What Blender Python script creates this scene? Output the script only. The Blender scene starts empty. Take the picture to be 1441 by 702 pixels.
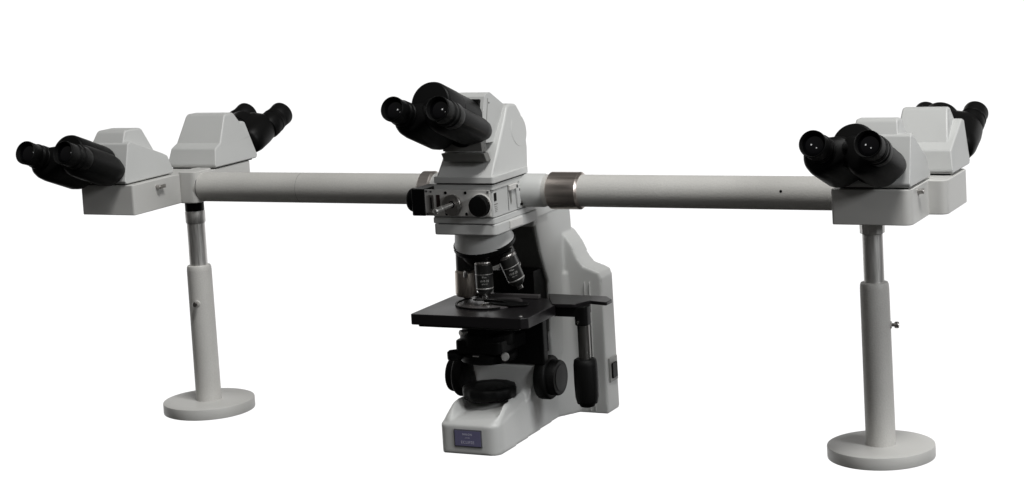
import bpy, bmesh, math, random
from mathutils import Vector, Matrix
random.seed(4)
S = 0.001                      # everything below is laid out in millimetres
scn = bpy.context.scene
COL = scn.collection
PI = math.pi

# ------------------------------------------------------------------ materials
def nodes_of(m):
    m.use_nodes = True
    nt = m.node_tree
    return nt, nt.nodes['Principled BSDF']

def paint(name, col, rough=0.45, bump=0.12, scale=900, mottled=0.05, coat=0.0, spec=0.5, speck=0.0):
    m = bpy.data.materials.new(name); nt, b = nodes_of(m)
    tc = nt.nodes.new('ShaderNodeTexCoord')
    n1 = nt.nodes.new('ShaderNodeTexNoise'); n1.inputs['Scale'].default_value = 14; n1.inputs['Detail'].default_value = 6
    n2 = nt.nodes.new('ShaderNodeTexNoise'); n2.inputs['Scale'].default_value = scale; n2.inputs['Detail'].default_value = 3
    for n in (n1, n2): nt.links.new(tc.outputs['Object'], n.inputs['Vector'])
    mx = nt.nodes.new('ShaderNodeMix'); mx.data_type = 'RGBA'
    k = 1 - mottled * 2
    mx.inputs['A'].default_value = (col[0]*k, col[1]*k, col[2]*k, 1)
    mx.inputs['B'].default_value = (*[min(1, c*(1+mottled)) for c in col], 1)
    nt.links.new(n1.outputs['Fac'], mx.inputs['Factor'])
    col_out = mx.outputs['Result']
    if speck:
        sp = nt.nodes.new('ShaderNodeMapRange'); sp.inputs['From Min'].default_value = 0.35; sp.inputs['From Max'].default_value = 0.65
        sp.inputs['To Min'].default_value = 1-speck; sp.inputs['To Max'].default_value = 1+speck
        nt.links.new(n2.outputs['Fac'], sp.inputs['Value'])
        vm = nt.nodes.new('ShaderNodeVectorMath'); vm.operation = 'SCALE'
        nt.links.new(col_out, vm.inputs[0]); nt.links.new(sp.outputs['Result'], vm.inputs['Scale']); col_out = vm.outputs['Vector']
    nt.links.new(col_out, b.inputs['Base Color'])
    mr = nt.nodes.new('ShaderNodeMapRange'); mr.inputs['To Min'].default_value = rough-0.07; mr.inputs['To Max'].default_value = rough+0.09
    nt.links.new(n1.outputs['Fac'], mr.inputs['Value']); nt.links.new(mr.outputs['Result'], b.inputs['Roughness'])
    bp = nt.nodes.new('ShaderNodeBump'); bp.inputs['Strength'].default_value = bump; bp.inputs['Distance'].default_value = 0.0006
    nt.links.new(n2.outputs['Fac'], bp.inputs['Height']); nt.links.new(bp.outputs['Normal'], b.inputs['Normal'])
    b.inputs['Coat Weight'].default_value = coat; b.inputs['Specular IOR Level'].default_value = spec
    return m

def metal(name, col, rough=0.3, brushed=None, low=0.72):
    m = bpy.data.materials.new(name); nt, b = nodes_of(m)
    b.inputs['Metallic'].default_value = 1
    tc = nt.nodes.new('ShaderNodeTexCoord'); mp = nt.nodes.new('ShaderNodeMapping')
    mp.inputs['Scale'].default_value = brushed or (300, 300, 300)
    n = nt.nodes.new('ShaderNodeTexNoise'); n.inputs['Scale'].default_value = 1; n.inputs['Detail'].default_value = 4
    nt.links.new(tc.outputs['Object'], mp.inputs['Vector']); nt.links.new(mp.outputs['Vector'], n.inputs['Vector'])
    mr = nt.nodes.new('ShaderNodeMapRange'); mr.inputs['To Min'].default_value = rough*0.6; mr.inputs['To Max'].default_value = rough*1.5
    nt.links.new(n.outputs['Fac'], mr.inputs['Value']); nt.links.new(mr.outputs['Result'], b.inputs['Roughness'])
    mx = nt.nodes.new('ShaderNodeMix'); mx.data_type = 'RGBA'
    mx.inputs['A'].default_value = (*[c*low for c in col], 1); mx.inputs['B'].default_value = (*col, 1)
    nt.links.new(n.outputs['Fac'], mx.inputs['Factor']); nt.links.new(mx.outputs['Result'], b.inputs['Base Color'])
    bp = nt.nodes.new('ShaderNodeBump'); bp.inputs['Strength'].default_value = 0.06; bp.inputs['Distance'].default_value = 0.0004
    nt.links.new(n.outputs['Fac'], bp.inputs['Height']); nt.links.new(bp.outputs['Normal'], b.inputs['Normal'])
    return m

ENAMEL = (0.56, 0.565, 0.555)
M = {
 'enamel':  paint('grey_white_enamel', ENAMEL, 0.42, 0.05, 1100, 0.03),
 'cream':   paint('warm_white_enamel', (0.60, 0.595, 0.575), 0.42, 0.06, 1100, 0.03),
 'rough':   paint('hammered_cream_paint', (0.61, 0.60, 0.575), 0.5, 0.6, 420, 0.05, speck=0.035),
 'plate':   paint('satin_anodised_plate', (0.62, 0.61, 0.59), 0.36, 0.05, 1500, 0.06),
 'shadegrey': paint('mid_grey_plastic', (0.20, 0.20, 0.19), 0.5, 0.3, 1300, 0.05),
 'switchgrey': paint('switch_plate_grey', (0.30, 0.30, 0.29), 0.45, 0.1, 1300, 0.05),
 'armgrey': paint('dark_grey_panel', (0.085, 0.085, 0.08), 0.5, 0.15, 1200, 0.05),
 'black':   paint('black_plastic', (0.005, 0.005, 0.005), 0.42, 0.12, 1500, 0.1, spec=0.11),
 'rubber':  paint('black_rubber', (0.004, 0.004, 0.004), 0.5, 0.25, 1800, 0.1, spec=0.14),
 'stage':   paint('black_anodised_stage', (0.009, 0.008, 0.009), 0.33, 0.08, 1800, 0.06, spec=0.4),
 'darkmetal': paint('charcoal_barrel', (0.022, 0.022, 0.021), 0.32, 0.08, 1500, 0.05),
 'chrome':  metal('satin_chrome', (0.62, 0.61, 0.59), 0.22),
 'steel':   metal('turned_steel', (0.55, 0.53, 0.51), 0.3, (700, 700, 30)),
 'dullsteel': metal('dull_grey_steel', (0.80, 0.79, 0.77), 0.5, (600, 600, 30)),
 'darksteel': metal('dark_grey_steel', (0.24, 0.235, 0.225), 0.35, (600, 600, 30)),
 'silver': metal('satin_silver', (0.90, 0.89, 0.87), 0.42, (900, 900, 900), 0.9),
 'palenickel': metal('pale_nickel', (0.80, 0.74, 0.70), 0.35, (6, 260, 260)),
 'nickel':  metal('nickel_painted_reflections', (0.84, 0.755, 0.70), 0.32, (5, 320, 320), 0.5),  # lengthwise colour streaks imitate bands of reflected light
 'brass':   metal('bronze_tinted_barrel', (0.74, 0.67, 0.60), 0.42, (500, 500, 40)),
 'badge':   paint('violet_blue_badge', (0.145, 0.138, 0.24), 0.35, 0.05, 1500, 0.1),
 'badgerim': paint('badge_rim', (0.10, 0.10, 0.115), 0.4, 0.05, 1500, 0.1),
 'print':   paint('grey_print', (0.52, 0.51, 0.62), 0.5, 0.0, 1500, 0.1),
 'whiteprint': paint('white_print', (0.62, 0.62, 0.6), 0.5, 0.0, 1500, 0.1),
 'darkprint': paint('dark_print', (0.08, 0.08, 0.08), 0.5, 0.0, 1500, 0.1),
 'maroon':  paint('maroon_filter', (0.028, 0.012, 0.012), 0.35, 0.05, 1500, 0.1),
 'insert':  paint('grey_stage_plate', (0.075, 0.07, 0.071), 0.32, 0.03, 1500, 0.06),  # the stage insert's reflected backdrop is put into this grey
}
m = bpy.data.materials.new('coated_lens_glass'); nt, b = nodes_of(m)
b.inputs['Base Color'].default_value = (0.002, 0.002, 0.003, 1); b.inputs['Roughness'].default_value = 0.05
b.inputs['IOR'].default_value = 1.52
M['lens'] = m

# ------------------------------------------------------------------ mesh helpers
def obj(name, bm, mat, parent=None, bevel=0.0, seg=3, smooth=38, loc=None):
    bmesh.ops.remove_doubles(bm, verts=bm.verts, dist=1e-4)
    bmesh.ops.recalc_face_normals(bm, faces=bm.faces)
    bmesh.ops.scale(bm, vec=(S, S, S), verts=bm.verts)
    me = bpy.data.meshes.new(name); bm.to_mesh(me); bm.free()
    me.polygons.foreach_set('use_smooth', [True]*len(me.polygons))
    me.set_sharp_from_angle(angle=math.radians(smooth))
    me.materials.append(mat if not isinstance(mat, str) else M[mat])
    o = bpy.data.objects.new(name, me); COL.objects.link(o)
    if bevel:
        md = o.modifiers.new('edge', 'BEVEL'); md.width = bevel*S; md.segments = seg
        md.limit_method = 'ANGLE'; md.angle_limit = math.radians(28); md.harden_normals = True
        me.polygons.foreach_set('use_smooth', [True]*len(me.polygons))
    if parent: o.parent = parent
    if loc: o.location = Vector(loc)*S
    return o

def thing(name, label, cat, loc=(0, 0, 0), rz=0.0, group=None):
    o = bpy.data.objects.new(name, None); COL.objects.link(o)
    o.empty_display_size = 0.03
    o.location = Vector(loc)*S; o.rotation_euler = (0, 0, rz)
    o['label'] = label; o['category'] = cat
    if group: o['group'] = group
    return o

def box(x0, x1, y0, y1, z0, z1, bm=None):
    bm = bm or bmesh.new()
    vs = [bm.verts.new((x, y, z)) for z in (z0, z1) for x, y in ((x0, y0), (x1, y0), (x1, y1), (x0, y1))]
    for f in ((3, 2, 1, 0), (4, 5, 6, 7), (0, 1, 5, 4), (1, 2, 6, 5), (2, 3, 7, 6), (3, 0, 4, 7)):
        bm.faces.new([vs[i] for i in f])
    return bm

def loft(rings, bm=None, close=True):
    """rings of equal length joined into a closed skin with end caps"""
    bm = bm or bmesh.new()
    R = [[bm.verts.new(p) for p in r] for r in rings]
    n = len(R[0])
    for a, c in zip(R, R[1:]):
        for i in range(n):
            j = (i+1) % n
            bm.faces.new((a[i], a[j], c[j], c[i]))
    if close:
        bm.faces.new(R[0][::-1]); bm.faces.new(R[-1])
    return bm

def rounded(poly, rad, n=6):
    """round the corners of a 2-D polygon; rad is one number or one per corner"""
    out = []; N = len(poly)
    if not isinstance(rad, (list, tuple)): rad = [rad]*N
    for i in range(N):
        p = Vector(poly[i]); a = Vector(poly[i-1])-p; c = Vector(poly[(i+1) % N])-p
        r = rad[i]
        if r <= 0: out.append(tuple(p)); continue
        la, lc = a.length, c.length
        a.normalize(); c.normalize()
        ang = a.angle(c); t = min(r/math.tan(ang/2), la*0.49, lc*0.49)
        p0, p1 = p+a*t, p+c*t
        for k in range(n+1):
            s = k/n
            q = p0*(1-s)**2 + p*2*s*(1-s) + p1*s*s
            out.append(tuple(q))
    return out

def prism(poly, axis, a0, a1, bm=None, s1=1.0):
    """extrude a 2-D polygon along x (poly = y,z), y (poly = x,z) or z (poly = x,y)"""
    def P(p, a):
        return {'x': (a, p[0], p[1]), 'y': (p[0], a, p[1]), 'z': (p[0], p[1], a)}[axis]
    return loft([[P(p, a0) for p in poly], [P(p, a1) for p in poly]], bm)

def frame(axis):
    e = Vector(axis).normalized()
    u = e.cross(Vector((0, 0, 1)) if abs(e.z) < 0.9 else Vector((1, 0, 0))).normalized()
    return e, u, u.cross(e)

def lathe(prof, org=(0, 0, 0), axis=(0, 0, 1), seg=48, bm=None, ribs=0, depth=0.0):
    """profile of (radius, height) pairs revolved round an axis"""
    bm = bm or bmesh.new(); e, u, w = frame(axis); o = Vector(org)
    rings = []
    for r, h in prof:
        ring = []
        for i in range(seg):
            t = 2*PI*i/seg
            rr = r + (depth*(0.5+0.5*math.cos(ribs*t)) if (ribs and r > 3) else 0)
            ring.append(o + e*h + (u*math.cos(t) + w*math.sin(t))*max(rr, 0.02))
        rings.append(ring)
    return loft(rings, bm)

def tube(r, p0, p1, bm=None, seg=24, ch=0.8):
    a, c = Vector(p0), Vector(p1); L = (c-a).length
    return lathe([(r-ch, 0), (r, ch), (r, L-ch), (r-ch, L)], a, c-a, seg, bm)

def hull2(circles, n=40):
    """convex outline round 2-D circles (x, y, r)"""
    pts = []
    for x, y, r in circles:
        for i in range(n):
            t = 2*PI*i/n; pts.append((x+r*math.cos(t), y+r*math.sin(t)))
    pts = sorted(set(pts))
    def half(seq):
        h = []
        for p in seq:
            while len(h) >= 2 and (h[-1][0]-h[-2][0])*(p[1]-h[-2][1])-(h[-1][1]-h[-2][1])*(p[0]-h[-2][0]) <= 1e-9: h.pop()
            h.append(p)
        return h
    a, c = half(pts), half(pts[::-1])
    return a[:-1]+c[:-1]

def text_mesh(txt, size, align='CENTER', spacing=1.0):
    cu = bpy.data.curves.new('lettering', 'FONT'); cu.body = txt; cu.size = size; cu.align_x = align
    cu.extrude = 0.0; cu.space_character = spacing; cu.resolution_u = 2
    o = bpy.data.objects.new('lettering', cu); COL.objects.link(o)
    dg = bpy.context.evaluated_depsgraph_get()
    me = bpy.data.meshes.new_from_object(o.evaluated_get(dg))
    bpy.data.objects.remove(o)
    bm = bmesh.new(); bm.from_mesh(me); bpy.data.meshes.remove(me)
    return bm

def add_bm(dst, src):
    me = bpy.data.meshes.new('tmp'); src.to_mesh(me); src.free(); dst.from_mesh(me); bpy.data.meshes.remove(me)

def thicken(bm, vec):
    g = bmesh.ops.extrude_face_region(bm, geom=bm.faces[:])
    bmesh.ops.translate(bm, vec=vec, verts=[v for v in g['geom'] if isinstance(v, bmesh.types.BMVert)])

# ------------------------------------------------------------------ binocular heads
TILT = math.radians(20)

def binocular(head, face, length=158, hub_r=32, hub_t=6, hub_l=104, hub_x=1, lobe_l=98, lobe=27, lobe_t=0, lobe_x=0, right_x=None, right_t=None, ipd=38.5, ep=1.0):
    """black binocular body and eyepieces on the head; face = (y, z) of the mount, axis rises 20 degrees towards -y"""
    E = Vector((0, -math.cos(TILT), math.sin(TILT))); T = Vector((0, math.sin(TILT), math.cos(TILT))); X = Vector((1, 0, 0))
    O = Vector((0, face[0], face[1]))
    def at(x, t, s): return O + X*x + T*t + E*s
    obj('mount_flange', lathe([(28, -6), (30, 0), (30, 9), (28, 10)], at(0, 6, 0), E, 48), 'black', head)
    prof = [(hub_r-8, 4), (hub_r-1.5, 8), (hub_r-0.5, 14), (hub_r-0.5, hub_l*0.55), (hub_r-1.3, hub_l*0.555), (hub_r-1.3, hub_l*0.57), (hub_r, hub_l*0.575),
            (hub_r, hub_l-5), (hub_r-1, hub_l-1.5), (hub_r-3, hub_l), (hub_r-12, hub_l+0.6)]
    obj('hinge_barrel', lathe(prof, at(hub_x, hub_t, 0), E, 72), 'black', head, smooth=30)
    for sx in (-1, 1):
        secs = []
        for s, g in ((4, 0.72), (12, 0.90), (26, 1.0), (lobe_l-26, 1.0), (lobe_l-12, 0.95), (lobe_l-4, 0.86), (lobe_l, 0.72)):
            lx = lobe_x if (sx < 0 or right_x is None) else right_x
            lt = lobe_t if (sx < 0 or right_t is None) else right_t
            sh = hull2([(sx*(ipd-8)+lx, lt, lobe*g), (sx*11+lx*0.5, lt+9, (lobe-7)*g), (sx*(ipd-3), 1, 18.5*g)])
            secs.append([at(x, t, s) for x, t in resample(sh, 64, sx*24+lx*0.5, 0)])
        obj('prism_lobe', loft(secs), 'black', head, smooth=60)
    for sx in (-1, 1):
        base = at(sx*ipd, 0, 0); q = length-30; L0 = lobe_l
        prof = [(18, L0-16), (20.6, L0-8), (20.6, L0+3), (19.4, L0+4), (19.4, L0+9), (20.2, L0+10), (20.2, L0+14), (18.6, L0+15.5),
                (18.4, q-4), (19.4, q-2.5), (19.4, q+4), (18.4, q+5)]
        eye = obj('eyepiece', lathe([(r*ep, z) for r, z in prof], base, E, 56), 'black', head)
        h = length
        cup = [(17.4, h-28), (18.7, h-26), (18.9, h-12), (19.4, h-3.4), (19.1, h-1), (18.4, h-0.1), (17.7, h-0.5), (16.9, h-4.0), (16.4, h-8), (16, h-9)]
        obj('eyecup', lathe([(r*ep, z) for r, z in cup], base, E, 56), 'rubber', eye)
        lens = [(16.2, h-10.5), (16.2, h-8.8), (14.8, h-8.0), (13, h-7.1), (11, h-6.6), (8, h-6.1), (4.6, h-5.75), (1.8, h-5.62), (0.02, h-5.6)]
        obj('eye_lens', lathe([(r*ep, z) for r, z in lens], base, E, 48), 'lens', eye)

def resample(poly, n, cx, cy):
    """points of a convex outline at n even angles round (cx, cy)"""
    out = []
    for k in range(n):
        t = 2*PI*k/n; d = (math.cos(t), math.sin(t)); best = None
        for i in range(len(poly)):
            (ax, ay), (bx, by) = poly[i-1], poly[i]
            ex, ey = bx-ax, by-ay
            den = d[0]*ey-d[1]*ex
            if abs(den) < 1e-12: continue
            s = ((ax-cx)*ey-(ay-cy)*ex)/den; u = ((ax-cx)*d[1]-(ay-cy)*d[0])/den
            if s > 0 and -1e-6 <= u <= 1+1e-6 and (best is None or s > best): best = s
        out.append((cx+d[0]*best, cy+d[1]*best))
    return out

def observer_head(label, loc, rz, w=106, d=122, group='slim observation heads on the side boxes', top_in=7.0, face_z=31, block_in=18.0, block_y=0, zk=1.0, **kw):
    """cast housing with a raised middle block; origin at the seam below the middle of the front face, front towards -y"""
    h = thing('binocular_head', label, 'binocular head', loc, rz, group)
    hw = w/2
    def section(pts):
        A = [(-hw+i, y, z*zk) for y, z, i in pts]; B = [(hw-i, y, z*zk) for y, z, i in pts]
        return loft([A, B])
    # lower shell: front face leaning back, long slope down to a low lip at the back with drafted corners
    k = top_in
    shell = obj('housing', section([(1, 1, 1.5), (-2, 6, 0), (22, 69, k), (31, 72, k+1), (d-22, 40, 5), (d-9, 34, 4.5), (d, 6, 0), (d-1.5, 1, 1)]), 'enamel', h, bevel=5.5, seg=4)
    k = block_in
    obj('top_block', section([(12, 40, k-2), (25+block_y, 70, k), (36+block_y, 88, k+4), (40+block_y, 90, k+5), (d-56, 90, k+5), (d-51, 86, k+4), (d-24, 38, k-2), (d-28, 28, k-2)]), 'enamel', shell, bevel=3.5, seg=4)
    obj('seam_plate', box(-hw+7, hw-7, 8, d-7, -1.2, 2.0), 'black', h)
    binocular(h, (6.5, face_z), **kw)
    return h

# ------------------------------------------------------------------ support stands
def stand(label, loc, rz, screw, chrome_r, ztop, collar, zs):
    t = thing('support_stand', label, 'support stand', loc, rz, 'round foot stands under the bridge ends')
    obj('base', lathe([(78, 0), (79.7, 0.8), (80, 2), (80, 17.4), (79.6, 18.6), (78.6, 19), (60, 19.2)], seg=96), 'cream', t, smooth=30)
    obj('sleeve', lathe([(22.4, 18.5), (22.2, 40), (21.6, zs-10), (21.2, zs-4), (20, zs-1), (14, zs)], seg=48), 'rough', t, smooth=50)
    obj('inner_tube', lathe([(chrome_r, 255), (chrome_r, ztop)], seg=48), 'dullsteel', t)
    if collar == 'two':
        c = obj('collar', lathe([(chrome_r+0.3, ztop-38), (17.2, ztop-36), (17.4, ztop-18), (16.4, ztop-16)], seg=48), 'dullsteel', t)
        obj('black_ring', lathe([(16, ztop-16.5), (16.6, ztop-15), (16.6, ztop-3), (15, ztop-1)], seg=48), 'black', c)
    else:
        obj('collar', lathe([(15, ztop-34), (18.2, ztop-32), (18.6, ztop-6), (18, ztop-1)], seg=10), 'dullsteel', t, smooth=20)
    sc = obj('thumb_screw', lathe([(2.6, 18), (2.6, 27), (4.4, 27.6), (5, 29), (5, 32.5), (4, 34)], (0, 0, zs-65), screw, 20), 'steel', t)
    obj('screw_boss', lathe([(5.6, 19.5), (5.6, 22.6), (5.0, 23.2)], (0, 0, zs-65), screw, 24), 'rough', sc)
    return t

stand('round grey support stand with black collar ring under the far left end', (-596, 0, 0), 0, (0.25, -1, 0), 15.6, 369, 'two', 259)
stand('round pale support stand with bare steel neck under the near right end', (614, 0, 0), 0, (1, 0.12, 0), 15.0, 369, 'one', 265)

# ------------------------------------------------------------------ bridge tubes
AX = 395.0
def bridge(label, x0, x1, ring, joint=None, dot=None, seam=None):
    t = thing('bridge_tube', label, 'bridge tube', (0, 0, 0), 0, 'long tubes joining the microscope to its side boxes')
    n = max(2, int(abs(x1-x0)/40)); sg = 1 if x1 > x0 else -1
    L = abs(x1-x0)
    obj('tube', lathe([(24.8, 0), (25.5, 1), (25.5, L-1), (24.8, L)], (x0, 0, AX), (sg, 0, 0), 64), 'rough', t, smooth=30)
    a, c = ring; R = abs(c-a)
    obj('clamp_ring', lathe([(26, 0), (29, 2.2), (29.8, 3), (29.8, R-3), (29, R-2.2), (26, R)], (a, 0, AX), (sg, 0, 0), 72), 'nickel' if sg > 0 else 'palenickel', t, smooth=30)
    if joint:
        obj('joint_line', lathe([(25.55, 0), (25.62, 0.1), (25.62, 0.5), (25.55, 0.6)], (joint, 0, AX), (sg, 0, 0), 64), 'shadegrey', t)
    if seam:
        obj('end_seam', lathe([(25.5, 0), (25.9, 0.3), (25.9, 1.1), (25.5, 1.4)], (seam, 0, AX), (sg, 0, 0), 64), 'darkprint', t)
    if dot:
        e = Vector((0, -0.97, 0.24)).normalized()
        obj('screw_hole', lathe([(2.2, 23.6), (2.2, 25.7), (1.9, 25.8)], (dot, 0, AX), e, 20), 'black', t)
    return t
bridge('cream bridge tube running left from the microscope to the far boxes', -115, -588, (-114, -138), joint=-371, seam=-573)
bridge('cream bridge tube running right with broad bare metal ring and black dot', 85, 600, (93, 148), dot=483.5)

# ------------------------------------------------------------------ side boxes that carry two heads each
def side_box(label, plan_front, plan_rear, post, levers, name='side_box'):
    t = thing('mounting_box', label, 'mounting box', (0, 0, 0), 0, 'boxes carrying two facing heads')
    obj('front_box', prism(plan_front, 'z', 369.5, 420.5), 'cream', t, bevel=2.2)
    obj('rear_box', prism(plan_rear, 'z', 370.2, 420.0), 'cream', t, bevel=2.2)
    if post:
        obj('connector', prism(rounded(post, 12), 'z', 369, 424), 'cream', t, bevel=2)
    for (x, y, z, dy, dz) in levers:
        bm = bmesh.new()
        tube(3.6, (x-2, y, z), (x+9, y, z), bm)
        lv = obj('locking_lever', bm, 'steel', t)
        bm = box(x+4, x+8, y-3 if dy > 0 else y-dy, y+dy if dy > 0 else y+3, z-3, z+3)
        obj('lever_arm', bm, 'steel', lv, bevel=1.2)
        obj('lever_slot', box(x-0.6, x+0.4, y-5.5, y-4.3, z-12, z+4), 'plate', lv)
    return t
# left end
side_box('cream mounting box at the far left end with small chrome lever',
         rounded([(-714, -158), (-605, -158), (-605, -20), (-714, -20)], [4, 5, 2, 2]),
         rounded([(-672, -20.5), (-574, -20.5), (-574, 150), (-672, 150)], [2, 6, 6, 6]),
         [(-611, -26), (-572, -26), (-572, 30), (-611, 30)],
         [(-605, -92, 408, 16, 3)])
# right end
side_box('cream mounting box at the near right end, stepped outward at its rear',
         rounded([(592, -124), (708, -124), (708, 0), (592, 0)], [4, 14, 2, 2]),
         rounded([(640, -30), (735, -30), (735, 94), (640, 94)], [2, 13, 10, 6]),
         None,
         [(708, -86, 413, 10, 2)])

observer_head('low white head at far left whose black eyepieces aim toward the front', (-668, -160, 421.3), 0, w=104, d=136, face_z=20.6, zk=0.97, length=158, hub_l=100, hub_t=11, lobe_l=116, lobe=28, lobe_t=-7, lobe_x=-6, right_x=-5, right_t=-1)
observer_head('white head at far left turned away, eyepieces pointing behind the tube', (-622, 168, 421.3), PI, w=104, d=132, face_z=26, length=126, lobe_l=80, hub_l=66, hub_t=5, lobe=28, block_in=6.0, hub_x=4, block_y=14, ep=1.16)
observer_head('white head at near right facing the camera, two shiny lenses visible', (652, -121, 421.6), 0, w=112, d=112, top_in=2.5, zk=1.055, face_z=28.4, length=160, lobe_l=116, lobe=28, lobe_t=-6, lobe_x=-11, right_x=-13, right_t=-5, hub_t=10, hub_x=2, block_in=21)
observer_head('pale head at near right turned away, its back toward the camera', (681, 121, 421.6), PI, w=106, d=104, zk=1.03, face_z=25.6, length=122, lobe_l=86, hub_l=88, hub_t=7, hub_r=29, lobe_t=-4, lobe=29, top_in=1.5, block_in=14.0, hub_x=6)

# ------------------------------------------------------------------ microscope
OY = -70.0     # the optical axis stands at x = 0, y = OY
mic = thing('microscope', 'grey white upright laboratory microscope with black stage and violet badge', 'microscope', (0, 0, 0))

# cast body: foot, arm and flared back fused into one skin
bm = bmesh.new()
foot = rounded([(-56, -149), (49, -149), (47, -100), (38, 100), (38, 150), (-38, 150), (-38, 100), (-52, -100)], [14, 30, 0, 0, 0, 0, 0, 0], 7)
def foot_top(y): return 48 + max(0.0, min(1.0, (y+147)/150))*22
loft([[(x, y, 0) for x, y in foot], [(x, y, foot_top(y)-2.5) for x, y in foot], [(x*0.96, y*0.985, foot_top(y)) for x, y in foot]], bm)
# raised plateau under the field lens and slope up to the arm
side_r = [(43.0-0.06*k*10, -112+k*10) for k in range(0, 10)]
plat = rounded([(-51, -146), (44, -146)] + side_r + [(31, 60), (-31, 60)] + [(-x-4, y) for x, y in side_r[::-1]], [24, 26] + [0]*10 + [6, 6] + [0]*10, 8)
def plat_top(y): return min(76.5, 50 + max(0.0, y+146)*0.72)
loft([[(x*1.08, OY+(y-OY)*1.0, 40) for x, y in plat], [(x*1.075, y, max(45, plat_top(y)-8)) for x, y in plat], [(x*0.95, OY+(y-OY)*0.975, plat_top(y)) for x, y in plat]], bm)
loft([[(-36, -34, 40), (40, -34, 40), (34, 60, 40), (-34, 60, 40)], [(-48, -28, 84), (54, -28, 84), (37, 60, 84), (-37, 60, 84)],
      [(-56, -23, 113), (64, -23, 113), (38, 60, 113), (-38, 60, 113)], [(-55, -20, 117), (63, -20, 117), (38, 60, 117), (-38, 60, 117)]], bm)
# arm
prism(rounded([(32, 345), (50, 290), (78, 232), (74, 120), (74, 108), (184, 108), (178, 230), (176, 330), (170, 352), (40, 352)], [6, 8, 10, 6, 3, 3, 20, 20, 14, 6]), 'x', -43, 43, bm)
loft([[(-35, 66, 20), (35, 66, 20), (35, 184, 20), (-35, 184, 20)], [(-43, 74, 116), (43, 74, 116), (43, 184, 116), (-43, 184, 116)]], bm)
# flared back, tapering a little toward the top
wing = [(29, 352), (31, 312), (48, 296), (59, 281), (68, 261), (78, 248), (93, 243), (106, 238), (110, 228), (111, 0)]
wing = wing + [(-x, z) for x, z in wing[::-1]]
A = [(x, 134 + 0.012*z, z) for x, z in wing]; B = [(x*0.99, 187, z) for x, z in wing]
loft([A, B], bm)
# soft fillet between foot and flare
loft([[(34, 88, 0), (58, 130, 0), (64, 140, 0), (-64, 140, 0), (-58, 130, 0), (-34, 88, 0)],
      [(34, 104, 236), (46, 134, 236), (58, 142, 236), (-58, 142, 236), (-46, 134, 236), (-34, 104, 236)]], bm)
body = obj('body', bm, 'enamel', mic, smooth=180)
md = body.modifiers.new('fuse', 'REMESH'); md.mode = 'VOXEL'; md.voxel_size = 2.2*S; md.use_smooth_shade = True
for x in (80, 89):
    obj('upright_strip', box(x-0.5, x+0.5, 132.6, 138, 3, 222), 'enamel', body, bevel=0.4)  # thin raised upright strips in the body enamel
md = body.modifiers.new('relax', 'SMOOTH'); md.factor = 0.5; md.iterations = 3
# badge on the foot
bd = obj('nameplate', box(-28.5, 20.5, -150.6, -147, 12.5, 40.5), 'badgerim', mic, bevel=0.8)
obj('badge_face', box(-26.4, 18.4, -151.1, -150, 14.4, 38.4), 'badge', bd)
bm = bmesh.new()
for txt, size, z, sp in (('NIKON', 4.6, 31.2, 1.2), ('JAPAN', 2.2, 26.8, 1.3), ('ECLIPSE', 6.2, 18.2, 1.12)):
    t = text_mesh(txt, size, spacing=sp)
    for v in t.verts: v.co = Vector((v.co.x-4.5, -151.3, v.co.y+z))
    thicken(t, (0, 0.3, 0)); add_bm(bm, t)
obj('lettering', bm, 'print', bd)
# power switch on the right flank
sw = obj('power_switch', box(110, 113.4, 146, 178, 50, 91), 'switchgrey', mic, bevel=1.2)
obj('rocker', prism(rounded([(151, 56), (171, 56), (171, 82), (151, 82)], 2), 'x', 113.5, 116.5), 'black', sw, bevel=1)
# dark panel let into the front of the arm
bm = prism([(30.5, 338), (48.5, 290), (75.6, 233), (72, 150), (80, 150), (84, 233), (56, 290), (38, 338)], 'x', -37, 39.5)
obj('arm_panel', bm, 'armgrey', mic, bevel=1.5)
# arm head that carries the nosepiece
ah = obj('arm_head', prism(rounded([(-61, -113), (48.5, -113), (48.5, 40), (-61, 40)], [5, 10, 6, 6]), 'z', 340, 358), 'enamel', mic, bevel=2.5)
obj('dovetail_plate', prism(rounded([(-63, -111), (47, -111), (47, 36), (-63, 36)], [3, 6, 4, 4]), 'z', 358, 367.5), 'enamel', ah, bevel=1.5)
obj('seam_groove', box(-52, 46, -113.3, -112.5, 357.4, 358.6), 'darkprint', ah)
obj('clamp_pad', box(48.2, 50.2, -66, -20, 343, 356), 'plate', ah, bevel=1.0)
obj('neck', prism(rounded([(-40, 30), (43, 30), (43, 150), (-40, 150)], [3, 3, 20, 20]), 'z', 330, 369), 'enamel', ah, bevel=4)
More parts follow.
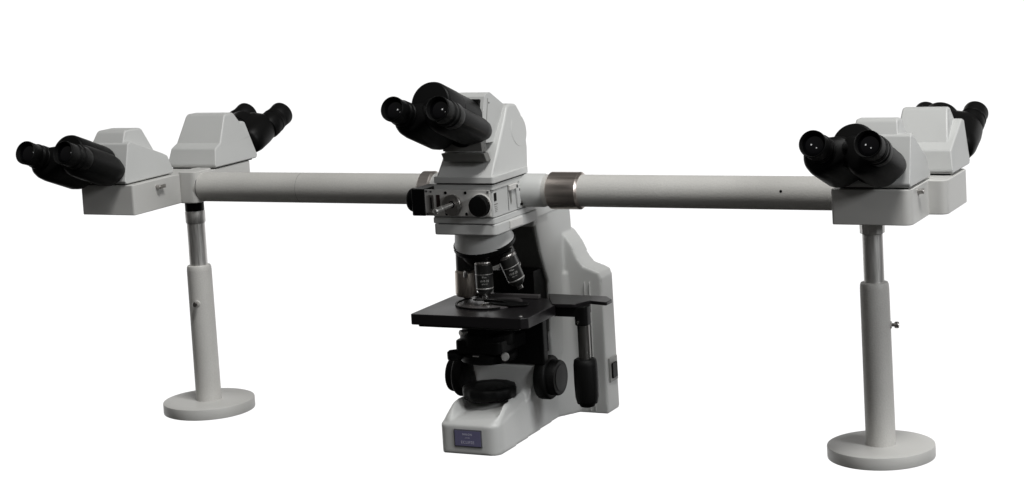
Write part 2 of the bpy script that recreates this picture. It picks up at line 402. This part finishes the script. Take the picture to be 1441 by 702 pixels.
# nosepiece: tilted dome, knurled ring and objectives
a = math.radians(16)
NE = Vector((0, math.sin(a), -math.cos(a)))            # turning axis, points down and back
NO = Vector((-6, -52, 325))
dome = obj('nosepiece', lathe([(42, -26), (45, -10), (47, 0), (48.5, 4)], NO, NE, 72), 'enamel', mic)
obj('turret_ring', lathe([(48, 3.6), (49.6, 4.4), (49.6, 9.5), (47, 12.5), (41, 16), (37, 26), (31, 36), (10, 40)], NO, NE, 96, ribs=48, depth=0.5), 'black', dome, smooth=60)
def objective(org, d, kind):
    o = Vector(org); d = Vector(d).normalized()
    if kind == 'wide':
        prof = [(13, -6), (14.6, -5), (14.6, 27), (17.4, 30), (17.4, 66), (15, 70), (6, 72), (5, 74)]
        ob = obj('objective', lathe(prof, o, d, 40), 'brass', mic)
        obj('barrel_collar', lathe([(14.7, -4), (15.3, -3), (15.3, 26.5), (14.7, 27)], o, d, 40), 'darkmetal', ob)
        return ob
    L = 66
    prof = [(11.5, 0), (12.8, 1), (12.8, 9), (14.2, 10), (14.2, L-22), (13.6, L-20), (13.6, L-16), (9, L-9), (4.8, L-6)]
    ob = obj('objective', lathe(prof, o, d, 40), 'darkmetal', mic)
    obj('knurled_collar', lathe([(13, 4), (14.2, 5), (14.2, 9), (13, 10)], o, d, 96, ribs=32, depth=0.5), 'steel', ob, smooth=60)
    obj('front_lens_mount', lathe([(4.9, L-6.4), (4.6, L-1), (3.2, L), (0.5, L)], o, d, 28), 'chrome', ob)
    obj('colour_band', lathe([(13.7, L-19.4), (13.95, L-19.2), (13.95, L-17.8), (13.7, L-17.6)], o, d, 40), 'dullsteel', ob)
    obj('knurled_band', lathe([(14.2, 24), (14.5, 24.2), (14.5, 25), (14.2, 25.2)], o, d, 60), 'dullsteel', ob)
    # engraving wrapped round the barrel on the side that faces the viewer
    bm = bmesh.new(); view = Vector((0.45, -0.89, 0)); view = (view-d*view.dot(d)).normalized(); side = view.cross(d)
    for txt, size, h in (('Plan', 4.2, 30), ('10/0.25', 4.6, 36.2), ('WD 7.0', 2.6, 40.5)):
        t = text_mesh(txt, size, spacing=1.1)
        bmesh.ops.subdivide_edges(t, edges=t.edges[:], cuts=1)
        for v in t.verts:
            th = v.co.x/14.3
            v.co = o + d*(h-v.co.y) + (view*math.cos(th) + side*math.sin(th))*14.42
        add_bm(bm, t)
    e = obj('engraving', bm, 'whiteprint', ob)
    return ob
OB = Vector((1, -50, 322))
NU = Vector((0, math.cos(a), math.sin(a)))             # in the ring plane, pointing back and up
objective((-54, -28, 297), (-0.04, 0.02, -1), 'wide')
for ang, kind in ((-90, 'long'), (-8, 'long'), (70, 'long')):
    t = math.radians(ang)
    rad = Vector((1, 0, 0))*math.cos(t) + NU*math.sin(t)
    org = OB + NE*17 + rad*27
    d = NE*math.cos(a) + rad*math.sin(a)
    objective(org, d, kind)

obj('highlight_bead', lathe([(0.5, -6), (2.6, -5), (3.4, -2), (3.4, 3), (2.4, 5.4), (0.5, 6)], (-38, -60, 269), (0.1, 0.1, 1), 24), 'chrome', dome)  # chrome bead added for the bright highlight near the objective collar
# stage
ZS = 220
st = obj('stage', prism(rounded([(-96, -146), (98, -146), (107, -138), (107, -40), (92, 6), (-96, 6)], [5, 3, 4, 8, 6, 4]), 'z', ZS-17, ZS), 'stage', mic, bevel=1.2)
obj('underplate', prism(rounded([(-86, -140), (90, -140), (90, 4), (-86, 4)], 4), 'z', ZS-21, ZS-16.5), 'stage', st, bevel=1)
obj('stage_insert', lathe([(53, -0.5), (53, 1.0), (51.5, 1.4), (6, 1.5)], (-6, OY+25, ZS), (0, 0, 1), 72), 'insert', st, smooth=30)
ring = bmesh.new()
for i in range(40):
    t0, t1 = [math.radians(150 + 165*k/40) for k in (i, i+1)]
    P = []
    for r, z in ((52, ZS+0.5), (55, ZS+0.5), (55, ZS+2.6), (52, ZS+2.6)):
        P.append([(-6+r*math.cos(t), OY+25+r*math.sin(t), z) for t in (t0, t1)])
    v = [[ring.verts.new(q) for q in p] for p in P]
    for k in range(4): ring.faces.new((v[k][0], v[k][1], v[(k+1) % 4][1], v[(k+1) % 4][0]))
obj('insert_rim', ring, 'black', st)
sh = obj('specimen_holder', prism(rounded([(-14, -50), (14, -66), (44, -74), (70, -64), (66, -46), (34, -42), (14, -38), (-8, -40)], 5), 'z', ZS+1.8, ZS+4.4), 'black', st, bevel=0.8)
obj('clip_finger', prism(rounded([(-34, -50), (-30, -53), (0, -50), (26, -58), (28, -54), (2, -45), (-30, -47)], 2), 'z', ZS+4.5, ZS+7), 'black', sh, bevel=0.8)
obj('holder_screw', lathe([(4.5, 0), (4.5, 3), (3.6, 4)], (-14, -40, ZS+2.2), seg=24), 'black', sh)
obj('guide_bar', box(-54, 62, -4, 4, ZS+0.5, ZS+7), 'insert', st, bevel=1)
obj('scale_line', box(26.4, 27.6, -70, -4, ZS+0.05, ZS+0.6), 'dullsteel', st)
obj('corner_screw', lathe([(2.6, 0), (2.6, 1), (2, 1.4)], (92, -132, ZS-0.3), seg=20), 'dullsteel', st)
obj('condenser_lens', lathe([(9, 0), (9, 2.5), (5, 4.6), (0.5, 5)], (1, OY, ZS+0.8), seg=36), 'chrome', st)
br = obj('stage_bracket', prism(rounded([(60, 36), (84, -10), (102, -40), (140, -38), (152, -6), (184, -14), (184, 10), (165, 32)], [3, 3, 8, 10, 4, 4, 4, 6]), 'z', ZS-4, ZS+1.6), 'stage', mic, bevel=1.2)
obj('bracket_body', prism(rounded([(96, -34), (150, -34), (150, 8), (96, 8)], 8), 'z', ZS-20, ZS-3.5), 'black', br, bevel=2)
obj('bracket_post', prism(rounded([(135, -34), (157, -34), (157, -10), (135, -10)], 8), 'z', ZS-34, ZS-3), 'black', br, bevel=2)
obj('bracket_screw', lathe([(2.4, 0), (2.4, 2), (1.6, 2.4)], (143, -33.5, ZS-28), (-0.2, -1, 0), 20), 'chrome', br)
kx, ky = 146, -22
kn = obj('stage_knob', lathe([(10, 58), (16, 60), (16.8, 63), (18.4, 70), (19.2, 92), (19, 122), (17.6, 130), (14, 132)], (kx, ky, 0), seg=96, ribs=32, depth=0.25), 'rubber', mic, smooth=60)
obj('knob_shaft', lathe([(9.6, 128), (9.6, 196)], (kx, ky, 0), seg=40), 'darksteel', kn)
obj('knob_tip', lathe([(9, 54), (12, 55.5), (13, 59)], (kx, ky, 0), seg=40), 'black', kn)
# condenser and its carrier under the stage
cd = obj('condenser', lathe([(26, 131), (33, 132), (34, 134), (44, 136), (46, 140), (46, 147), (40, 150), (38, 158), (42, 160), (44, 164), (44, 178), (40, 184), (40, 200)], (0, OY, 0), seg=72), 'black', mic, smooth=30)
obj('aperture_lever', lathe([(5, 38), (8.5, 42), (9.5, 50), (9, 62), (6, 66)], (0, OY, 146), (-0.82, -0.56, 0), 28), 'black', cd)
obj('centring_screw', lathe([(3.5, 38), (3.5, 46), (5, 46.5), (5, 52), (4, 53)], (0, OY, 186), (-0.45, -0.9, 0), 24), 'dullsteel', cd)
obj('iris_mark', box(-4, 6, -117.4, -115, 149, 150.5), 'dullsteel', cd)
cr = obj('focus_block', prism(rounded([(-58, -24), (75, -24), (75, -8), (40, 4), (40, 70), (-58, 70)], 3), 'z', 117.8, 203), 'black', mic, bevel=2)
obj('carrier_fork', prism(rounded([(-40, -110), (40, -110), (44, -30), (44, 20), (-44, 20), (-44, -30)], 12), 'z', 150.5, 172), 'black', cr, bevel=3)
obj('carrier_screw', lathe([(6, 0), (6.4, 1), (6.4, 9), (5.4, 10)], (44, -100, 149), (0.5, -0.85, 0), 32), 'dullsteel', cr)
obj('rear_cover', box(-38, 37, 32, 76, 203.2, 258), 'black', cr, bevel=1.5)
# field lens on the foot
fl = obj('field_lens', lathe([(42, 74), (43.4, 76), (43.8, 88), (42.4, 91.5), (37, 92.5), (27, 92.6), (24, 92)], (-3, OY+1, 0), seg=96, ribs=12, depth=-1.4), 'rubber', mic, smooth=60)
obj('lens_glass', lathe([(24.4, 91), (24, 92.2), (12, 92.4), (0.5, 92.5)], (-3, OY+1, 0), seg=48), 'black', fl)
# focus knobs on both sides
for sx in (-1, 1):
    ky_, kz = (2, 92) if sx > 0 else (-10, 92)
    x0 = 54 if sx > 0 else 64
    k = obj('focus_knob', lathe([(28, x0), (34.5, x0+3), (35.5, x0+6), (35.5, x0+19), (34, x0+21.5), (28.5, x0+22), (28.5, x0+33), (27.2, x0+36), (22, x0+36.6)], (0, ky_, kz), (sx, 0, 0), 96, ribs=60, depth=0.35), 'rubber', mic, smooth=60)
    obj('knob_cap', lathe([(22.5, x0+36), (21.4, x0+37.4), (8, x0+38), (0.5, x0+38)], (0, ky_, kz), (sx, 0, 0), 48), 'black', k)

# beam splitter module between arm and head
bs = obj('beam_splitter', prism(rounded([(-61, -112), (46.5, -112), (46.5, 20), (-61, 20)], [2, 5, 4, 4]), 'z', 368.2, 411.5), 'enamel', mic, bevel=1.5)
obj('top_slab', prism(rounded([(-57, -114), (48, -114), (48, 14), (-57, 14)], [2, 5, 4, 4]), 'z', 411.5, 421), 'enamel', bs, bevel=1.5)
FY = -114.5
pl = obj('front_plate', box(-75, 41.5, FY, -112.3, 370.5, 412.3), 'plate', mic, bevel=0.7)
def disc(name, x, z, r, h, mat, par, seg=40, ax=(0, -1, 0), y=FY, ch=0.8):
    return obj(name, lathe([(r, -0.5), (r, h-ch), (r-ch, h)], (x, y, z), ax, seg), mat, par)
disc('turret_disc', -25, 388.5, 16.5, 4.5, 'steel', pl, 64)
disc('rod_socket', -24, 389.5, 6, 5.0, 'black', pl, 32)
for sx_, sz_ in ((-36, 407.3), (-1, 407.6), (-36, 374), (-0.8, 374.2)): disc('screw_hole', sx_, sz_, 2.5, 0.5, 'black', pl, 20, ch=0.1)
for sx_, sz_ in ((-37, 387), (-11, 386)): disc('disc_hole', sx_, sz_, 3.2, 4.9, 'shadegrey', pl, 20, ch=0.1)
for sx_, sz_ in ((-70, 409.5), (-70, 373), (38, 409), (-62, 409)): disc('plate_screw', sx_, sz_, 1.8, 0.6, 'darkprint', pl, 16, ch=0.1)
obj('filter_window', box(-53, -46.5, FY-0.6, FY+1, 381, 404), 'maroon', pl, bevel=0.4)
obj('slider_frame', prism(rounded([(-66, 378), (-57, 378), (-57, 404), (-66, 404)], 1.5), 'y', FY-1.6, FY+0.5), 'steel', pl, bevel=0.6)
obj('slider_slot', box(-63, -60.6, FY-2.0, FY, 382, 400), 'black', pl)
obj('slider_base', box(-68, -52, FY-3, FY, 373.5, 377.5), 'steel', pl, bevel=0.8)
pr = obj('pull_rod', tube(3.8, (-24, FY-2, 389.5), (-30, FY-38, 386)), 'silver', mic)
obj('rod_collar', lathe([(4.6, 26), (4.9, 26.6), (4.9, 30), (4.4, 30.6)], (-24, FY-2, 389.5), (-6, -36, -3.5), 28), 'silver', pr)
obj('rod_ball', lathe([(2.8, 35), (4.4, 36), (4.9, 38), (4.9, 44), (4.2, 45.5), (2.6, 46)], (-24, FY-2, 389.5), (-6, -36, -3.5), 28), 'silver', pr)
k = obj('selector_knob', lathe([(17.4, -0.5), (17.4, 2), (16.4, 2.6), (16.4, 10), (15.4, 11.5), (13, 11.8)], (25, FY, 388), (0, -1, 0), 64, ribs=0), 'black', mic)
obj('knob_surround', lathe([(18.2, -0.5), (19, 0), (19, 1.2), (17.8, 1.8)], (25, FY, 388), (0, -1, 0), 64), 'plate', k)
obj('knob_pointer', box(29, 41, FY-5, FY-1.5, 394, 398), 'steel', k, bevel=0.8)
sb = obj('side_block', box(-97, -73.2, -116, -60, 370, 413), 'black', mic, bevel=2)
obj('side_knob', lathe([(17, 0), (18.5, 1.5), (18.5, 11), (16.5, 14), (12, 14.5)], (-97, -92, 392), (-1, 0, 0), 64, ribs=30, depth=0.4), 'rubber', sb, smooth=60)
# right flank of the module: window, label, latches
fk = obj('side_window', box(46.2, 47.2, -110, -102, 394, 407), 'black', bs, bevel=0.4)
bm = bmesh.new()
for i, (z, y0, y1) in enumerate(((389, -110, -99), (385.5, -110, -101), (382.6, -109, -100), (380, -109, -100), (377.4, -109, -102))):
    box(46.45, 46.85, y0, y1, z-0.5, z+(0.9 if i == 0 else 0.4), bm)
obj('side_label', bm, 'shadegrey', bs)
lt = obj('latch', box(46.3, 50, -60, -30, 403, 412), 'plate', mic, bevel=1.2)
obj('latch_seam', box(46.2, 46.9, -62, -60.6, 372, 411), 'darkprint', lt)
obj('latch_slot', prism([(-58, 403), (-50, 403), (-50, 385), (-53, 380)], 'x', 46.3, 47.2), 'shadegrey', lt)
obj('latch_strap', prism(rounded([(-38, 410), (-26, 410), (-22, 372), (-33, 372)], 2), 'x', 46.4, 50), 'enamel', lt, bevel=1)
for z in (405, 381):
    obj('latch_hook', lathe([(4.5, 0), (4.5, 5), (3.2, 6)], (46.5, -18, z), (1, -0.2, 0), 24), 'steel', lt)
    obj('hook_gap', box(46.4, 51, -27, -19, z-7, z-3), 'black', lt, bevel=0.6)
# tube stubs that leave the module left and right
bm = lathe([(25.6, 0), (26.8, 2), (26.8, 40), (25, 44)], (42, 0, AX), (1, 0, 0), 64)
obj('tube_socket', bm, 'enamel', mic, smooth=30)
bm = lathe([(25.6, 0), (26.8, 2), (26.8, 54), (25, 60)], (-57, 0, AX), (-1, 0, 0), 64)
obj('tube_socket', bm, 'enamel', mic, smooth=30)

# ------------------------------------------------------------------ large tilting head on the module
hd = thing('binocular_head', 'tall white tilting head with round side pivot on top of the microscope', 'binocular head', (0, 0, 0))
side = [(-116, 423), (-116, 432), (-110, 436), (-86, 466), (-44, 516), (-30, 534), (-20, 537), (4, 534), (17, 518), (24, 490), (22, 462), (9, 423)]
ins = [0, 0, 2, 5, 9, 11, 12, 12, 11, 8, 5, 0]
A = [(-53+i, y, z) for (y, z), i in zip(side, ins)]; B = [(50-i, y, z) for (y, z), i in zip(side, ins)]; A = [(x-3*min(1, max(0, (z-436)/30)), y, z) for x, y, z in A]
outer = obj('housing', loft([A, B]), 'enamel', hd, bevel=5, seg=4)
obj('foot_flange', prism(rounded([(-54, -117), (51, -117), (51, 9), (-54, 9)], [2, 6, 6, 4]), 'z', 422.6, 433), 'enamel', outer, bevel=1.2)
obj('seam_plate', prism(rounded([(-52, -114), (49, -114), (49, 5), (-52, 5)], 3), 'z', 420.6, 423), 'black', outer)
for sx in (-1, 1):
    xx = 41.6 if sx > 0 else -44.6
    obj('pivot_disc', lathe([(27, -5), (27, 0.4), (26, 1.4), (2, 1.6)], (xx-sx*0.8, 0, 492), (1*sx, 0, 0.12), 72), 'enamel', hd, smooth=30)
# inner block that tips with the eyepieces
inner = [(-116, 489), (-93, 556), (-88, 560), (-74, 561), (-30, 538), (-20, 520), (-40, 480), (-100, 484)]
tb = obj('tilting_block', prism(rounded(inner, [1, 3, 3, 4, 4, 3, 3, 3]), 'x', -32, 32), 'enamel', hd, bevel=1.8)
obj('side_groove', prism([(-84, 552), (-82.4, 552.5), (-102, 470), (-104, 470)], 'x', 31.6, 32.3), 'shadegrey', tb)
obj('face_window', prism([(-110, 522), (-99.5, 553), (-94, 552), (-104, 522)], 'x', -24, 26), 'black', tb, bevel=1.5)
bl = obj('bellows_cover', prism([(-119, 488), (-106, 488), (-100, 471), (-116, 473)], 'x', -35, 34), 'shadegrey', hd, bevel=0.8)
obj('cover_lip', prism([(-118, 470), (-109, 456), (-94, 456), (-102, 470)], 'x', -38, 37.5), 'shadegrey', hd, bevel=1.2)
for z in (545, 487):
    obj('set_screw', lathe([(1.5, 0), (1.5, 0.5), (1, 0.6)], (32, -80-(545-z)*0.36, z), (1, 0, 0), 12), 'armgrey', tb)
binocular(hd, (-104, 500), length=168, hub_r=33.5, hub_t=20, hub_l=122, hub_x=0, lobe_l=126, lobe=26, lobe_t=-6, lobe_x=-5, right_x=-15, right_t=2)

# ------------------------------------------------------------------ clear sheet added so the white shows through without shadows
gm = bpy.data.materials.new('clear_sheet'); gm.use_nodes = True; gt = gm.node_tree
gt.nodes.clear()
out = gt.nodes.new('ShaderNodeOutputMaterial'); tr = gt.nodes.new('ShaderNodeBsdfTransparent'); gl = gt.nodes.new('ShaderNodeBsdfGlossy')
tr.inputs['Color'].default_value = (0.985, 0.985, 0.985, 1); gl.inputs['Roughness'].default_value = 0.15
fr = gt.nodes.new('ShaderNodeFresnel'); fr.inputs['IOR'].default_value = 1.05
mx = gt.nodes.new('ShaderNodeMixShader')
gt.links.new(fr.outputs['Fac'], mx.inputs['Fac']); gt.links.new(tr.outputs[0], mx.inputs[1]); gt.links.new(gl.outputs[0], mx.inputs[2]); gt.links.new(mx.outputs[0], out.inputs['Surface'])
bm = bmesh.new(); bm.faces.new([bm.verts.new(p) for p in ((-6000, -6000, -0.6), (6000, -6000, -0.6), (6000, 6000, -0.6), (-6000, 6000, -0.6))])
g = obj('ground', bm, gm); g['kind'] = 'structure'

# ------------------------------------------------------------------ camera
cam = bpy.data.cameras.new('camera'); co = bpy.data.objects.new('camera', cam); COL.objects.link(co)
cx, cy, cz, yaw, pit, rol, f, py = CAMERA = (1460.65, -2872.831, 850.061, -0.461524, 0.101717, 0.058944, 2841.80, 156.735)
fw = Vector((math.sin(yaw)*math.cos(pit), math.cos(yaw)*math.cos(pit), -math.sin(pit)))
r = Vector((math.cos(yaw), -math.sin(yaw), 0)); u = r.cross(fw)
r2 = r*math.cos(rol) - u*math.sin(rol); u2 = r*math.sin(rol) + u*math.cos(rol)
mw = Matrix((r2, u2, -fw)).transposed().to_4x4(); mw.translation = Vector((cx, cy, cz))*S
co.matrix_world = mw
cam.sensor_width = 36; cam.lens = f/1441*36; cam.shift_y = -(351-py)/1441
cam.clip_start = 0.05; cam.clip_end = 200
scn.camera = co

# ------------------------------------------------------------------ light: white band added behind the subject, dark below, dim room behind the camera
w = bpy.data.worlds.new('World'); scn.world = w; w.use_nodes = True; wt = w.node_tree
bg = wt.nodes['Background']; bg.inputs['Strength'].default_value = 1.0
tc = wt.nodes.new('ShaderNodeTexCoord'); sep = wt.nodes.new('ShaderNodeSeparateXYZ'); wt.links.new(tc.outputs['Generated'], sep.inputs[0])
dot = wt.nodes.new('ShaderNodeVectorMath'); dot.operation = 'DOT_PRODUCT'; dot.inputs[1].default_value = (-0.446, 0.895, 0)
wt.links.new(tc.outputs['Generated'], dot.inputs[0])
def smooth(sock, a, c, lo=0.0, hi=1.0):
    n = wt.nodes.new('ShaderNodeMapRange'); n.interpolation_type = 'SMOOTHSTEP'
    for k, v in (('From Min', a), ('From Max', c), ('To Min', lo), ('To Max', hi)): n.inputs[k].default_value = v
    wt.links.new(sock, n.inputs['Value']); return n.outputs['Result']
def mul(a, c):
    n = wt.nodes.new('ShaderNodeMath'); n.operation = 'MULTIPLY'; wt.links.new(a, n.inputs[0]); wt.links.new(c, n.inputs[1]); return n.outputs[0]
band = mul(mul(smooth(dot.outputs['Value'], 0.25, 0.6), smooth(sep.outputs['Z'], -0.5, -0.36)), smooth(sep.outputs['Z'], 0.12, 0.4, 1.0, 0.0))
amb = smooth(sep.outputs['Z'], -0.35, 0.9, 0.02, 0.11)
mxw = wt.nodes.new('ShaderNodeMix'); mxw.data_type = 'FLOAT'
wt.links.new(band, mxw.inputs['Factor']); wt.links.new(amb, mxw.inputs['A']); mxw.inputs['B'].default_value = 1.15
tint = wt.nodes.new('ShaderNodeMix'); tint.data_type = 'RGBA'
wt.links.new(band, tint.inputs['Factor']); tint.inputs['A'].default_value = (1.0, 0.975, 0.94, 1); tint.inputs['B'].default_value = (1, 1, 1, 1)
wt.links.new(tint.outputs['Result'], bg.inputs['Color']); wt.links.new(mxw.outputs['Result'], bg.inputs['Strength'])

def area(name, loc, target, sx, sy, power, col=(1, 1, 1)):
    l = bpy.data.lights.new(name, 'AREA'); l.shape = 'RECTANGLE'; l.size = sx; l.size_y = sy; l.energy = power; l.color = col
    o = bpy.data.objects.new(name, l); COL.objects.link(o); o.location = loc
    o.rotation_euler = (Vector(target)-Vector(loc)).to_track_quat('-Z', 'Y').to_euler(); return o
area('overhead_lamp', (1.7, -1.2, 4.2), (0.2, 0, 0.3), 1.8, 0.5, 140, (1.0, 1.0, 0.985))
area('window_lamp', (5.0, -1.5, 2.2), (0.2, 0, 0.25), 1.0, 1.0, 96, (0.97, 0.985, 1.0))
area('ceiling_lamp', (-1.3, -4.0, 2.9), (0, 0, 0.4), 0.3, 0.3, 3.4)
area('ceiling_lamp', (-0.1, -4.4, 2.3), (0, 0, 0.4), 0.22, 0.22, 1.9)

scn.render.engine = 'CYCLES'
scn.view_settings.view_transform = 'Standard'; scn.view_settings.look = 'None'
scn.view_settings.exposure = 0; scn.view_settings.gamma = 1
scn.cycles.use_denoising = True
scn.cycles.max_bounces = 8
